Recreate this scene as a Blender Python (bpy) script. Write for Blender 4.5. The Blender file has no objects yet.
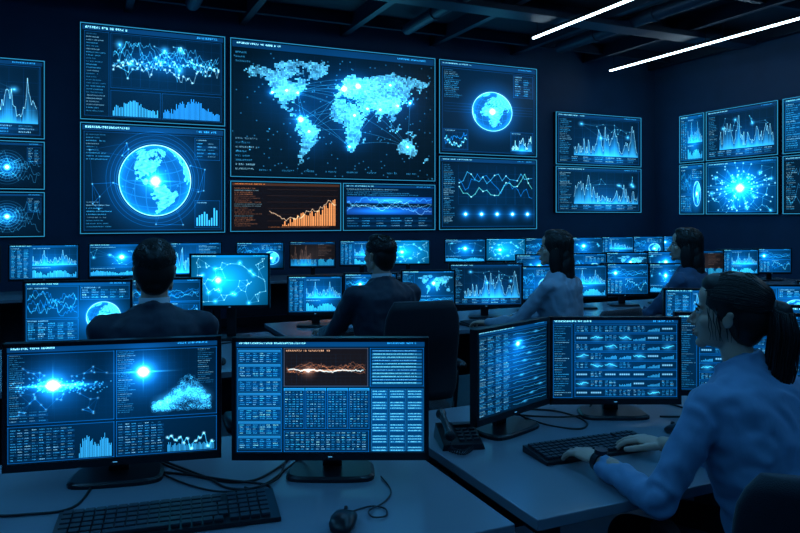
import bpy, math, random
import numpy as np
from mathutils import Vector, Matrix
random.seed(3)
sc = bpy.context.scene
try:
    sc.view_settings.view_transform = 'Standard'
except Exception:
    pass

# ------------------------------------------------------------------ materials
def new_mat(name):
    m = bpy.data.materials.new(name); m.use_nodes = True
    return m, m.node_tree.nodes, m.node_tree.links, m.node_tree.nodes['Principled BSDF']

def pbr(name, col, rough=0.5, metal=0.0, var=0.15, scale=20.0, bump=0.0, bscale=60.0, stretch=(1,1,1), spec=0.5, sheen=0.0, sss=0.0):
    m, n, l, b = new_mat(name)
    tc = n.new('ShaderNodeTexCoord'); mp = n.new('ShaderNodeMapping')
    mp.inputs['Scale'].default_value = stretch
    l.new(tc.outputs['Object'], mp.inputs['Vector'])
    nz = n.new('ShaderNodeTexNoise'); nz.inputs['Scale'].default_value = scale
    nz.inputs['Detail'].default_value = 4
    l.new(mp.outputs['Vector'], nz.inputs['Vector'])
    cr = n.new('ShaderNodeMapRange')
    cr.inputs['To Min'].default_value = 1 - var; cr.inputs['To Max'].default_value = 1 + var
    l.new(nz.outputs['Fac'], cr.inputs['Value'])
    mx = n.new('ShaderNodeVectorMath'); mx.operation = 'SCALE'
    mx.inputs[0].default_value = col[:3]
    l.new(cr.outputs['Result'], mx.inputs['Scale'])
    l.new(mx.outputs['Vector'], b.inputs['Base Color'])
    b.inputs['Roughness'].default_value = rough
    b.inputs['Metallic'].default_value = metal
    b.inputs['Specular IOR Level'].default_value = spec
    if sheen > 0:
        b.inputs['Sheen Weight'].default_value = sheen; b.inputs['Sheen Roughness'].default_value = 0.4
    if sss > 0:
        b.inputs['Subsurface Weight'].default_value = sss; b.inputs['Subsurface Radius'].default_value = (0.6, 0.25, 0.15)
        b.inputs['Subsurface Scale'].default_value = 0.01
    if bump > 0:
        n2 = n.new('ShaderNodeTexNoise'); n2.inputs['Scale'].default_value = bscale
        n2.inputs['Detail'].default_value = 3
        l.new(mp.outputs['Vector'], n2.inputs['Vector'])
        bp = n.new('ShaderNodeBump'); bp.inputs['Strength'].default_value = bump
        bp.inputs['Distance'].default_value = 0.01
        l.new(n2.outputs['Fac'], bp.inputs['Height']); l.new(bp.outputs['Normal'], b.inputs['Normal'])
    return m

def emis(name, col, st):
    m, n, l, b = new_mat(name)
    b.inputs['Base Color'].default_value = (0.02, 0.02, 0.02, 1)
    b.inputs['Emission Color'].default_value = (*col, 1)
    b.inputs['Emission Strength'].default_value = st
    return m

M_WALL = pbr('wall_paint', (0.022, 0.085, 0.190), 0.6, var=0.2, scale=3, bump=0.1, bscale=120)
M_CEIL = pbr('ceiling_paint', (0.014, 0.034, 0.065), 0.7, var=0.2, scale=4)
M_BEAM = pbr('ceiling_steel', (0.02, 0.045, 0.085), 0.45, 0.3, var=0.2)
M_FLOOR = pbr('floor_carpet', (0.012, 0.028, 0.050), 0.4, var=0.3, scale=8, bump=0.15, bscale=200)
M_DESK = pbr('desk_laminate', (0.24, 0.28, 0.33), 0.22, var=0.06, scale=6)
M_STEEL = pbr('desk_steel', (0.03, 0.04, 0.055), 0.4, 0.6)
M_PANEL = pbr('desk_panel', (0.025, 0.04, 0.060), 0.5)
M_BLACK = pbr('black_plastic', (0.010, 0.012, 0.016), 0.33, var=0.1)
M_KEY = pbr('key_plastic', (0.022, 0.027, 0.036), 0.45, var=0.15)
M_RUBBER = pbr('cable_rubber', (0.008, 0.009, 0.011), 0.5)
M_CHAIR = pbr('chair_fabric', (0.012, 0.017, 0.027), 0.6, var=0.3, scale=60, bump=0.3, bscale=400, sheen=.25)
M_SUIT = pbr('suit_wool', (0.013, 0.025, 0.048), 0.6, var=0.25, scale=40, bump=0.8, bscale=9, stretch=(1, 1, 0.5), sheen=.25)
M_SHIRT = pbr('blue_shirt_cotton', (0.20, 0.36, 0.56), 0.7, var=0.10, scale=30, bump=0.7, bscale=11, stretch=(1, 1, 0.6), sheen=.1)
M_SHIRT2 = pbr('pale_shirt_cotton', (0.36, 0.48, 0.60), 0.7, var=0.10, scale=30, bump=0.7, bscale=11, stretch=(1, 1, 0.6), sheen=.1)
M_SHIRT3 = pbr('navy_shirt_cotton', (0.06, 0.12, 0.22), 0.7, var=0.12, scale=30, bump=0.7, bscale=12, stretch=(1, 1, 0.6), sheen=.1)
M_WHITE = pbr('white_collar_cotton', (0.6, 0.65, 0.7), 0.7, var=0.05)
M_TROU = pbr('trouser_cloth', (0.012, 0.018, 0.030), 0.8, var=0.2, bump=0.5, bscale=12)
M_SKIN = pbr('skin', (0.68, 0.42, 0.31), 0.42, var=0.08, scale=25, bump=.08, bscale=250, sss=.15)
M_LIP = pbr('lips', (0.42, 0.16, 0.14), 0.4, var=0.05)
M_HAIR = pbr('dark_hair', (0.018, 0.013, 0.011), 0.42, var=0.4, scale=80, stretch=(1, 1, 0.2), spec=.5)
M_EYEW = pbr('eye_white', (0.7, 0.7, 0.7), 0.2, var=0.03)
M_IRIS = pbr('iris', (0.03, 0.02, 0.015), 0.15, var=0.1)
M_SHOE = pbr('shoe_leather', (0.01, 0.01, 0.012), 0.3)
M_LED = emis('led_tube', (0.62, 0.86, 1.0), 9.0)
M_FILLB = emis('added_blue_fill', (0.10, 0.48, 1.0), 30.0)  # emission of the added blue fill pendants, kept out of view
M_PWR = emis('power_led', (0.1, 0.5, 1.0), 0.8)
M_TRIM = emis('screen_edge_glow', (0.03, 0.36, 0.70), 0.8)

# ------------------------------------------------------------------ mesh builder
class MB:
    def __init__(s): s.v = []; s.f = []; s.m = []; s.uv = {}
    def add(s, vs, fs, mat=0, M=None, uvs=None):
        o = len(s.v)
        for p in vs:
            p = Vector(p)
            if M is not None: p = M @ p
            s.v.append(tuple(p))
        for i, f in enumerate(fs):
            if uvs: s.uv[len(s.f)] = uvs[i]
            s.f.append(tuple(o + k for k in f)); s.m.append(mat)
    def box(s, c, sz, mat=0, M=None):
        x, y, z = sz[0]/2, sz[1]/2, sz[2]/2
        vs = [(c[0]+a*x, c[1]+b*y, c[2]+d*z) for d in (-1, 1) for b in (-1, 1) for a in (-1, 1)]
        s.add(vs, [(0,2,3,1),(4,5,7,6),(0,1,5,4),(2,6,7,3),(0,4,6,2),(1,3,7,5)], mat, M)
    def quad(s, x0, z0, x1, z1, y, mat, M=None):
        s.add([(x0,y,z0),(x1,y,z0),(x1,y,z1),(x0,y,z1)], [(0,1,2,3)], mat, M, [[(0,0),(1,0),(1,1),(0,1)]])
    def rings(s, rings, mat=0, M=None, caps=True):
        n = len(rings[0]); vs = [p for r in rings for p in r]; fs = []
        for i in range(len(rings)-1):
            for j in range(n):
                k = (j+1) % n
                fs.append((i*n+j, i*n+k, (i+1)*n+k, (i+1)*n+j))
        if caps:
            fs.append(tuple(range(n-1, -1, -1))); fs.append(tuple((len(rings)-1)*n+j for j in range(n)))
        s.add(vs, fs, mat, M)
    def cyl(s, p0, p1, r0, r1=None, n=16, mat=0, M=None):
        if r1 is None: r1 = r0
        p0 = Vector(p0); p1 = Vector(p1); d = (p1-p0)
        if d.length < 1e-7: return
        d.normalize(); u = d.orthogonal().normalized(); w = d.cross(u)
        R = [[tuple(p + (u*math.cos(a)+w*math.sin(a))*r) for a in [2*math.pi*i/n for i in range(n)]] for p, r in ((p0, r0), (p1, r1))]
        s.rings(R, mat, M)
    def ell(s, c, r, mat=0, M=None, nu=18, nv=12):
        if not hasattr(r, '__len__'): r = (r, r, r)
        vs = [(c[0], c[1], c[2]-r[2])]
        for i in range(1, nv):
            t = -math.pi/2 + math.pi*i/nv
            for j in range(nu):
                a = 2*math.pi*j/nu
                vs.append((c[0]+r[0]*math.cos(t)*math.cos(a), c[1]+r[1]*math.cos(t)*math.sin(a), c[2]+r[2]*math.sin(t)))
        vs.append((c[0], c[1], c[2]+r[2])); L = len(vs)-1; fs = []
        for j in range(nu):
            k = (j+1) % nu
            fs.append((0, 1+k, 1+j)); fs.append((L, L-nu+j, L-nu+k))
            for i in range(nv-2):
                a = 1+i*nu
                fs.append((a+j, a+k, a+nu+k, a+nu+j))
        s.add(vs, fs, mat, M)
    def limb(s, pts, rad, mat=0, M=None, n=16):
        for i, (p, r) in enumerate(zip(pts, rad)):
            s.ell(p, r, mat, M, n, 10)
            if i: s.cyl(pts[i-1], p, rad[i-1], r, n, mat, M)
    def tube(s, pts, rad, n=5, mat=0, M=None):
        P = [Vector(p) for p in pts]; R = []
        u = None
        for i, p in enumerate(P):
            d = (P[min(i+1, len(P)-1)] - P[max(i-1, 0)])
            if d.length < 1e-9: d = Vector((0, 0, 1))
            d.normalize()
            if u is None: u = d.orthogonal().normalized()
            u = (u - d*u.dot(d))
            if u.length < 1e-6: u = d.orthogonal()
            u.normalize(); w = d.cross(u); r = rad[i] if hasattr(rad, '__len__') else rad
            R.append([tuple(p+(u*math.cos(2*math.pi*k/n)+w*math.sin(2*math.pi*k/n))*r) for k in range(n)])
        s.rings(R, mat, M)
    def obj(s, name, mats, loc=(0,0,0), rz=0.0, parent=None, smooth=False, bevel=0.0, remesh=0.0, smi=0):
        me = bpy.data.meshes.new(name); me.from_pydata(s.v, [], s.f)
        for m in mats: me.materials.append(m)
        me.polygons.foreach_set('material_index', s.m)
        if s.uv:
            ul = me.uv_layers.new(name='UVMap')
            for fi, uv in s.uv.items():
                p = me.polygons[fi]
                for k, li in enumerate(p.loop_indices): ul.data[li].uv = uv[k]
        if smooth: me.polygons.foreach_set('use_smooth', [True]*len(me.polygons))
        me.update()
        o = bpy.data.objects.new(name, me); sc.collection.objects.link(o)
        o.location = loc; o.rotation_euler = (0, 0, rz)
        if parent: o.parent = parent
        if remesh > 0:
            r = o.modifiers.new('remesh', 'REMESH'); r.mode = 'VOXEL'; r.voxel_size = remesh; r.use_smooth_shade = True
            if smi:
                q = o.modifiers.new('smooth', 'SMOOTH'); q.iterations = smi; q.factor = 0.5
        if bevel > 0:
            b = o.modifiers.new('bevel', 'BEVEL'); b.width = bevel; b.segments = 2; b.limit_method = 'ANGLE'
        return o

# ------------------------------------------------------------------ screen contents
LANDS = [
 [(-168,66),(-156,71),(-128,70),(-110,68),(-95,72),(-82,70),(-80,63),(-94,59),(-92,56),(-82,53),(-79,52),(-77,62),(-65,59),(-56,52),(-66,49),(-60,46),(-70,43),(-75,37),(-81,31),(-80,25),(-84,30),(-95,29),(-98,22),(-91,18),(-87,21),(-88,16),(-83,14),(-81,8),(-86,11),(-95,16),(-105,20),(-112,30),(-117,33),(-124,41),(-124,48),(-135,58),(-150,60),(-163,55),(-158,60)],
 [(-122,76),(-95,81),(-70,83),(-62,80),(-80,74),(-64,66),(-72,63),(-90,72),(-108,70)],
 [(-55,60),(-42,60),(-22,70),(-18,78),(-30,83),(-60,82),(-70,77),(-55,70)],
 [(-78,8),(-72,12),(-60,10),(-50,1),(-35,-6),(-39,-15),(-41,-22),(-48,-27),(-57,-36),(-65,-42),(-68,-52),(-73,-53),(-75,-45),(-71,-30),(-70,-18),(-80,-5),(-78,2)],
 [(-6,35),(10,37),(11,33),(32,31),(43,11),(51,12),(40,-5),(40,-16),(35,-24),(27,-34),(18,-34),(12,-17),(13,-6),(8,4),(-8,5),(-17,14),(-16,24)],
 [(-10,37),(-9,43),(-1,44),(-4,48),(3,51),(8,54),(10,57),(5,58),(6,62),(14,68),(25,71),(40,67),(45,68),(60,69),(70,73),(85,73),(105,78),(115,74),(140,73),(160,70),(180,69),(178,64),(163,60),(160,53),(156,52),(156,60),(143,59),(137,54),(141,48),(130,42),(129,35),(126,37),(122,40),(118,38),(122,31),(118,24),(108,21),(109,12),(105,9),(100,13),(103,2),(98,8),(97,17),(91,22),(86,20),(80,13),(77,8),(73,18),(67,25),(57,26),(52,28),(56,25),(59,22),(52,16),(44,13),(35,28),(35,36),(27,37),(26,41),(23,37),(19,41),(13,45),(18,40),(16,38),(10,44),(3,43),(-1,37)],
 [(-5,50),(1,52),(-2,58),(-6,58)], [(130,32),(140,36),(145,44),(141,45),(139,38)],
 [(114,-22),(130,-12),(136,-12),(137,-17),(142,-11),(146,-19),(153,-27),(150,-37),(140,-38),(130,-32),(115,-34)],
 [(95,5),(104,-1),(106,-6),(100,-2)], [(109,1),(117,7),(118,1),(115,-4),(110,-3)],
 [(131,-1),(141,-3),(150,-10),(143,-9),(135,-4)], [(44,-16),(50,-15),(47,-25),(44,-24)], [(173,-35),(178,-38),(172,-44),(167,-46),(172,-41)]]
def land(lon, lat):
    out = np.zeros(lon.shape, bool)
    for P in LANDS:
        ins = np.zeros(lon.shape, bool); n = len(P)
        for i in range(n):
            x0, y0 = P[i]; x1, y1 = P[(i+1) % n]
            if y0 == y1: continue
            c = ((y0 > lat) != (y1 > lat)) & (lon < (x1-x0)*(lat-y0)/(y1-y0)+x0)
            ins ^= c
        out |= ins
    return out

CY = (0.22, 0.70, 0.92); BL = (0.03, 0.38, 0.70); DB = (0.0, 0.15, 0.28); WH = (0.66, 0.93, 1.0); OR = (1.0, 0.56, 0.26)
class Cv:
    def __init__(s, w, h, seed=0, bg=(0.005, 0.05, 0.10)):
        s.w, s.h = w, h; s.r = np.random.RandomState(seed)
        s.a = np.zeros((h, w, 3), np.float32); s.a[:] = bg
        s.u = max(w, h)/400.0
        s.glow(w*.5, h*.5, w*.75, (0, .17, .32), 1.2, .40, ry=h*.8)
    def rect(s, x0, y0, x1, y1, c, k=1.0):
        x0, y0, x1, y1 = [int(round(t)) for t in (x0, y0, x1, y1)]
        x0 = max(x0, 0); y0 = max(y0, 0)
        if x1 > x0 and y1 > y0: s.a[y0:y1, x0:x1] += np.array(c, np.float32)*k
    def frame(s, x0, y0, x1, y1, c=BL, k=0.6, t=None, fill=0.12):
        t = t or max(1, int(round(s.u)))
        s.rect(x0, y0, x1, y1, DB, fill)
        s.rect(x0, y0, x1, y0+t, c, k); s.rect(x0, y1-t, x1, y1, c, k)
        s.rect(x0, y0, x0+t, y1, c, k); s.rect(x1-t, y0, x1, y1, c, k)
    def patch(s, x0, y0, x1, y1):
        x0 = max(int(x0), 0); y0 = max(int(y0), 0); x1 = min(int(x1)+1, s.w); y1 = min(int(y1)+1, s.h)
        if x1 <= x0 or y1 <= y0: return None
        Y, X = np.mgrid[y0:y1, x0:x1]
        return (slice(y0, y1), slice(x0, x1)), X+0.5, Y+0.5
    def seg(s, x0, y0, x1, y1, c, wd=1.0, k=1.0):
        p = s.patch(min(x0, x1)-wd-1, min(y0, y1)-wd-1, max(x0, x1)+wd+1, max(y0, y1)+wd+1)
        if p is None: return
        sl, X, Y = p; dx, dy = x1-x0, y1-y0; L = dx*dx+dy*dy+1e-6
        t = np.clip(((X-x0)*dx+(Y-y0)*dy)/L, 0, 1)
        d = np.hypot(X-x0-t*dx, Y-y0-t*dy)
        s.a[sl] += (np.clip(wd/2+0.5-d, 0, 1)*k)[..., None]*np.array(c, np.float32)
    def poly(s, pts, c, wd=1.0, k=1.0):
        for a, b in zip(pts[:-1], pts[1:]): s.seg(a[0], a[1], b[0], b[1], c, wd, k)
    def glow(s, cx, cy, r, c, p=2.0, k=1.0, ry=None):
        ry = ry or r
        q = s.patch(cx-r, cy-ry, cx+r, cy+ry)
        if q is None: return
        sl, X, Y = q; d = np.hypot((X-cx)/r, (Y-cy)/ry)
        s.a[sl] += (np.clip(1-d, 0, 1)**p*k)[..., None]*np.array(c, np.float32)
    def ring(s, cx, cy, r, c, wd=1.0, k=1.0):
        q = s.patch(cx-r-2, cy-r-2, cx+r+2, cy+r+2)
        if q is None: return
        sl, X, Y = q; d = np.abs(np.hypot(X-cx, Y-cy)-r)
        s.a[sl] += (np.clip(wd/2+0.5-d, 0, 1)*k)[..., None]*np.array(c, np.float32)
    def text(s, x, y, w, c=CY, gh=None, k=0.7, dens=0.9):
        gh = int(gh or max(4, round(4.5*s.u))); g = max(1, gh//4); x = int(x); y = int(y); xe = x+w
        while x < xe-3*g:
            if s.r.rand() > dens: x += 3*g; continue
            for i in range(3):
                for j in range(4):
                    if s.r.rand() < 0.62: s.rect(x+i*g, y+j*g, x+(i+1)*g, y+(j+1)*g, c, k)
            x += 4*g
    def tblock(s, x0, y0, x1, y1, c=CY, k=0.6, gh=None, step=2.0):
        gh = int(gh or max(4, round(4.0*s.u))); y = y0
        while y+gh <= y1:
            s.text(x0, y, (x1-x0)*(0.45+0.55*s.r.rand()), c if s.r.rand() > .25 else WH, gh, k*(0.6+0.5*s.r.rand())); y += gh*step
    def table(s, x0, y0, x1, y1, rows, cols, c=CY, k=0.7):
        ch = (y1-y0)/rows; cw = (x1-x0)/cols; gh = max(4, int(ch*0.5))
        for i in range(rows):
            if i % 2: s.rect(x0, y0+i*ch, x1, y0+(i+1)*ch-1, BL, 0.12)
            for j in range(cols):
                s.text(x0+j*cw+2, y0+i*ch+ch*0.25, cw*(0.45+0.4*s.r.rand()), c if s.r.rand() > .3 else WH, gh, k*(0.5+0.6*s.r.rand()), 1.0)
    def bars(s, x0, y0, x1, y1, n, prof, c=CY, k=0.8, base=0.25):
        bw = (x1-x0)/n
        for i in range(n):
            h = (y1-y0)*max(0.03, min(1, prof(i/max(1, n-1))+0.08*s.r.randn()))
            s.rect(x0+i*bw, y1-h, x0+i*bw+max(1, bw*0.6), y1, c, k)
    def grid(s, x0, y0, x1, y1, nx=8, ny=5, k=0.25):
        t = max(1, int(s.u*0.8))
        for i in range(nx+1): s.rect(x0+(x1-x0)*i/nx, y0, x0+(x1-x0)*i/nx+t, y1, BL, k)
        for i in range(ny+1): s.rect(x0, y0+(y1-y0)*i/ny, x1, y0+(y1-y0)*i/ny+t, BL, k)
    def walk(s, x0, y0, x1, y1, n=30, rough=0.16, mid=0.5, trend=0.0):
        v = mid; P = []
        for i in range(n):
            v += rough*s.r.randn()*0.8; v = v*0.86+0.14*(mid+trend*(i/n-.5)); v = min(.97, max(.03, v))
            P.append((x0+(x1-x0)*i/(n-1), y1-(y1-y0)*v))
        return P
    def line(s, x0, y0, x1, y1, c=CY, n=30, k=0.9, wd=None, rough=0.16, mid=0.5, trend=0.0, dots=False):
        P = s.walk(x0, y0, x1, y1, n, rough, mid, trend); wd = wd or 1.1*s.u
        s.poly(P, c, wd*5.0, 0.10*k); s.poly(P, c, wd, k)
        if dots:
            for p in P[::3]: s.glow(p[0], p[1], 5*s.u, WH, 1.2, 0.8)
    def peaks(s, x0, y0, x1, y1, c=CY, n=60, k=1.0):
        x0, y0, x1, y1 = int(x0), int(y0), int(x1), int(y1); N = x1-x0
        xs = np.linspace(0, 1, N); v = np.zeros(N)
        for i in range(9):
            m = s.r.rand(); w = 0.015+0.05*s.r.rand(); v += (0.3+0.6*s.r.rand())*np.exp(-((xs-m)/w)**2)
        v = v/max(v.max(), .01)*0.7+0.2*np.abs(np.interp(xs, np.linspace(0, 1, n), s.r.randn(n)))+.06
        v = np.clip(v, 0, 1)
        H = y1-y0; Y = (np.arange(H)[::-1]/H)[:, None]
        fl = (Y < v[None, :])*(0.14+0.66*np.clip(1-Y/np.maximum(v[None, :], .01), 0, 1)**1.5)
        s.a[y0:y1, x0:x1] += (fl*k*0.9)[..., None]*np.array(c, np.float32)
        s.glow((x0+x1)/2, y1, (x1-x0)*.6, BL, 1.5, .5, ry=H*.9)
        P = [(x0+i, y1-v[i]*H) for i in range(0, N, max(1, N//n))]; s.poly(P, WH, 1.1*s.u, 0.8)
    def net(s, x0, y0, x1, y1, n=50, c=CY, k=0.6, big=4):
        P = np.stack([x0+(x1-x0)*s.r.rand(n), y0+(y1-y0)*s.r.rand(n)], 1)
        for i in range(n):
            d = np.hypot(*(P-P[i]).T); o = np.argsort(d)[1:4]
            for j in o: s.seg(P[i, 0], P[i, 1], P[j, 0], P[j, 1], c, 1.0*s.u, k*0.6)
            s.glow(P[i, 0], P[i, 1], 4*s.u, WH, 1.3, k)
        for i in range(min(big, n)): s.glow(P[i, 0], P[i, 1], 24*s.u, CY, 2.3, 0.9)
    def star(s, cx, cy, r, k=1.0, c=BL):
        s.glow(cx, cy, r*1.35, c, 2.2, 1.0*k); s.glow(cx, cy, r*0.55, CY, 2.2, 0.9*k); s.glow(cx, cy, r*0.22, (1, 1, 1), 1.3, 1.6*k)
        s.glow(cx, cy, r*1.3, CY, 2.2, 0.8*k, ry=r*0.05); s.glow(cx, cy, r*0.04, CY, 2.2, 0.5*k, ry=r*0.9)
    def globe(s, cx, cy, r, lon0=-60, k=1.0, off=(0, 0)):
        s.glow(cx, cy, r*1.8, BL, 1.4, 0.95*k)
        q = s.patch(cx-r-2, cy-r-2, cx+r+2, cy+r+2)
        sl, X, Y = q; x = (X-cx)/r; y = -(Y-cy)/r; rr = np.hypot(x, y); ins = rr < 1
        z = np.sqrt(np.clip(1-rr**2, 0, 1)); lat = np.degrees(np.arcsin(np.clip(y*0.94+z*0.34, -1, 1)))
        lon = np.degrees(np.arctan2(x, z*0.94-y*0.34))+lon0; lon = (lon+180) % 360-180
        wob = 2.5*np.sin(lon*.5+lat*.3)+2*np.sin(lon*.23-lat*.6)
        m = land(lon+wob, lat+wob*.7) & ins
        nz = s.r.rand(*x.shape); pat = .5+.5*np.sin(lon*.35+np.sin(lat*.4)*2)*np.cos(lat*.3)
        s.a[sl] *= (1-ins*.6)[..., None]
        s.a[sl] += (ins*(0.22+1.0*np.clip(rr, 0, 1)**5))[..., None]*np.array(BL, np.float32)*k
        s.a[sl] += (m*(0.15+0.45*nz+.45*pat))[..., None]*np.array((.45, .88, 1.0), np.float32)*k*0.8
        g = ins & ((np.abs((lon % 20)-10) < 0.8) | (np.abs((lat % 20)-10) < 0.8))
        s.a[sl] += (g*0.15)[..., None]*np.array(CY, np.float32)*k
        s.ring(cx, cy, r, WH, 2.0*s.u, 0.9); s.ring(cx, cy, r*1.06, CY, 1.0*s.u, 0.35)
        s.star(cx+off[0]*r, cy+off[1]*r, r*0.9, 1.0*k)
    def map(s, x0, y0, x1, y1, k=1.0, pitch=3):
        X, Y = np.meshgrid(np.arange(int(x0), int(x1)), np.arange(int(y0), int(y1)))
        qx = (X//pitch)*pitch; qy = (Y//pitch)*pitch
        lon = -172+352*(qx-x0)/(x1-x0); lat = 84-140*(qy-y0)/(y1-y0)
        wob = 2.2*np.sin(qx*.21+qy*.13)+1.8*np.sin(qx*.11-qy*.31)
        m = land(lon+wob, lat+wob*.6)
        dot = ((X % pitch) < pitch-1) & ((Y % pitch) < pitch-1)
        h = np.abs(np.sin(qx*12.9898+qy*78.233)*43758.5453) % 1
        h2 = np.abs(np.sin((qx//(2*pitch))*3.98+(qy//(2*pitch))*7.23)*4375.5453) % 1
        cl = np.zeros(X.shape)
        for lo, la, w, a in ((-95, 42, 20, .6), (10, 50, 20, 1.0), (30, 15, 22, .5), (80, 28, 18, .6), (110, 35, 16, .7), (-55, -10, 12, .5), (60, 55, 24, .5), (138, -25, 12, .4)):
            cl += a*np.exp(-((lon-lo)/w)**2-((lat-la)/(w*.7))**2)
        v = m*(0.20+0.28*h+0.28*h2+0.40*cl)*(0.45+0.55*dot)
        s.a[int(y0):int(y1), int(x0):int(x1)] += (v*k)[..., None]*np.array((0.42, 0.86, 1.0), np.float32)
    def head(s, title=0.3):
        t = s.h*0.05; s.rect(0, 0, s.w, t, BL, 0.30); gh = min(t*.5, 8 if s.w > 500 else 4); s.text(s.w*0.02, t*0.25, s.w*title, WH, gh, 0.8)
        s.text(s.w*0.8, t*0.25, s.w*0.16, CY, gh, 0.6); return t*1.3
    def rnd_panel(s, x0, y0, x1, y1, kind=None):
        s.frame(x0, y0, x1, y1); p = 5*s.u
        s.text(x0+p, y0+p, (x1-x0)*0.4, WH, None, 0.6)
        a, b, c, d = x0+p, y0+p+8*s.u, x1-p, y1-p
        if c-a < 8 or d-b < 8: return
        kind = kind or s.r.choice(['table', 'bars', 'line', 'peaks', 'text', 'net', 'wave'])
        if kind == 'table': s.table(a, b, c, d, max(2, int((d-b)/(9*s.u))), max(2, int((c-a)/(34*s.u))))
        elif kind == 'bars': s.bars(a, b, c, d, max(5, int((c-a)/(7*s.u))), lambda t: .25+.5*abs(math.sin(t*5+x0)))
        elif kind == 'line': s.grid(a, b, c, d, 6, 4); s.line(a, b, c, d, CY, dots=True); s.line(a, b, c, d, BL)
        elif kind == 'peaks': s.grid(a, b, c, d, 6, 3); s.peaks(a, b, c, d)
        elif kind == 'text': s.tblock(a, b, c, d)
        elif kind == 'net': s.net(a, b, c, d, 22)
        elif kind == 'wave':
            for i in range(5): s.line(a, b, c, d, CY if i % 2 else BL, 40, .6, None, .12, .3+.1*i)
    def image(s, name):
        a = np.clip(s.a, 0, 1)
        out = np.ones((s.h, s.w, 4), np.float32); out[..., :3] = a[::-1]
        im = bpy.data.images.new(name, s.w, s.h, alpha=False)
        im.pixels.foreach_set(out.ravel()); im.update(); im.pack()
        return im

def screen_mat(name, cv, st=1.6):
    im = cv.image(name+'_pixels'); m, n, l, b = new_mat(name)
    t = n.new('ShaderNodeTexImage'); t.image = im
    uv = n.new('ShaderNodeUVMap'); uv.uv_map = 'UVMap'; l.new(uv.outputs['UV'], t.inputs['Vector'])
    l.new(t.outputs['Color'], b.inputs['Emission Color']); b.inputs['Emission Strength'].default_value = st
    b.inputs['Base Color'].default_value = (0.005, 0.007, 0.01, 1); b.inputs['Roughness'].default_value = 0.35
    return m

def c_analytics():           # upper-left wall screen
    c = Cv(560, 360, 1); y = c.head(); W, H = c.w, c.h
    c.frame(8, y, 100, H-8); c.tblock(14, y+8, 92, H-16)
    c.frame(106, y, W-8, H*0.66); c.grid(112, y+6, W-14, H*0.64, 12, 6, .18)
    c.glow(330, H*.34, 230, BL, 1.5, .6, ry=80)
    for i in range(6): c.line(116, y+24, W-20, H*0.56, WH if i == 0 else CY, 70, .55, 1.1, .13, .35+.07*i, 0, i < 2)
    c.net(140, y+30, W-40, H*0.5, 34, CY, .5, 5)
    c.frame(106, H*0.69, 300, H-8); c.bars(114, H*.75, 292, H-12, 30, lambda t: .3+.5*math.exp(-((t-.4)/.25)**2), CY)
    c.frame(306, H*0.69, W-8, H-8); c.bars(312, H*.73, W-14, H-12, 46, lambda t: .25+.65*math.exp(-((t-.5)/.3)**2), (0.15, .6, .95)); return c
def c_globe_big():
    c = Cv(560, 420, 2); y = c.head(); W, H = c.w, c.h
    c.frame(6, y, W-6, H-6)
    c.tblock(14, y+10, 110, H*0.35); c.tblock(14, H*.72, 120, H-14); c.rnd_panel(W-120, y+8, W-14, H*.3, 'table'); c.rnd_panel(W-120, H*.7, W-14, H-14, 'bars')
    c.net(20, y+20, W-20, H-20, 26, BL, .5, 0)
    for i in range(3): c.ring(W*.5, H*.5, 160+i*16, BL, 1.2, .5)
    c.globe(W*.5, H*.51, 143, -75, 1.0, (.0, .02)); return c
def c_map():
    c = Cv(960, 620, 3, (0.0, 0.03, 0.065)); W, H = c.w, c.h; y = c.head(.2)
    c.grid(10, y, W-10, H-10, 24, 14, .10)
    for (gx, gy, gr) in ((.25, .35, 240), (.55, .4, 280), (.78, .38, 240), (.35, .7, 140), (.57, .65, 140)): c.glow(W*gx, H*gy, gr, (0, .25, .5), 1.5, .5)
    c.map(40, y+22, W-24, H-50, 1.1, 7)
    def P(lo, la): return 40+(W-64)*(lo+172)/352, y+22+(H-72-y)*(84-la)/140
    hubs = [(-95, 42), (-120, 38), (-75, 40), (-55, -10), (10, 50), (30, 15), (37, 55), (80, 25), (115, 32), (140, 37), (135, -25), (20, -28), (-70, 5), (100, 60), (55, 25)]
    for i, a in enumerate(hubs):
        x0, y0 = P(*a); c.star(x0, y0, 36 if i not in (4, 6, 12) else 80, .75)
        for b in hubs[i+1::3]:
            x1, y1 = P(*b); mx, my = (x0+x1)/2, (y0+y1)/2-abs(x1-x0)*.16
            q = [((1-t)**2*x0+2*t*(1-t)*mx+t*t*x1, (1-t)**2*y0+2*t*(1-t)*my+t*t*y1) for t in np.linspace(0, 1, 16)]
            c.poly(q, CY, 1.4, .4)
    for i in range(240): c.glow(c.r.rand()*W, y+c.r.rand()*(H-y), 5, CY, 1.2, .6)
    c.tblock(14, H*.72, 110, H-20, CY, .5); c.tblock(14, y+10, 80, y+70, CY, .5)
    for i in range(8): c.text(W*.12+i*100, H-30, 60, CY, 8, .4)
    return c
def c_orange():
    c = Cv(420, 190, 4, (0.03, 0.025, 0.04)); W, H = c.w, c.h
    c.a[:] = (.05, .045, .06); c.rect(0, 0, W, 10, OR, .18); c.text(6, 2, 120, OR, 6, .7)
    c.tblock(8, 20, 120, H-14, (1, .62, .38), .5, 4)
    for i in range(6): c.rect(130, 24+i*26, W-8, 25+i*26, OR, .18)
    c.bars(190, 30, W-14, H-14, 30, lambda t: .12+.55*t**1.4, (1, .62, .33), .9)
    c.line(140, 30, W-14, H-30, (1, .8, .6), 34, .8, 1.5, .08, .4, .7); c.text(136, H-12, 240, OR, 5, .5); return c
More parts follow.
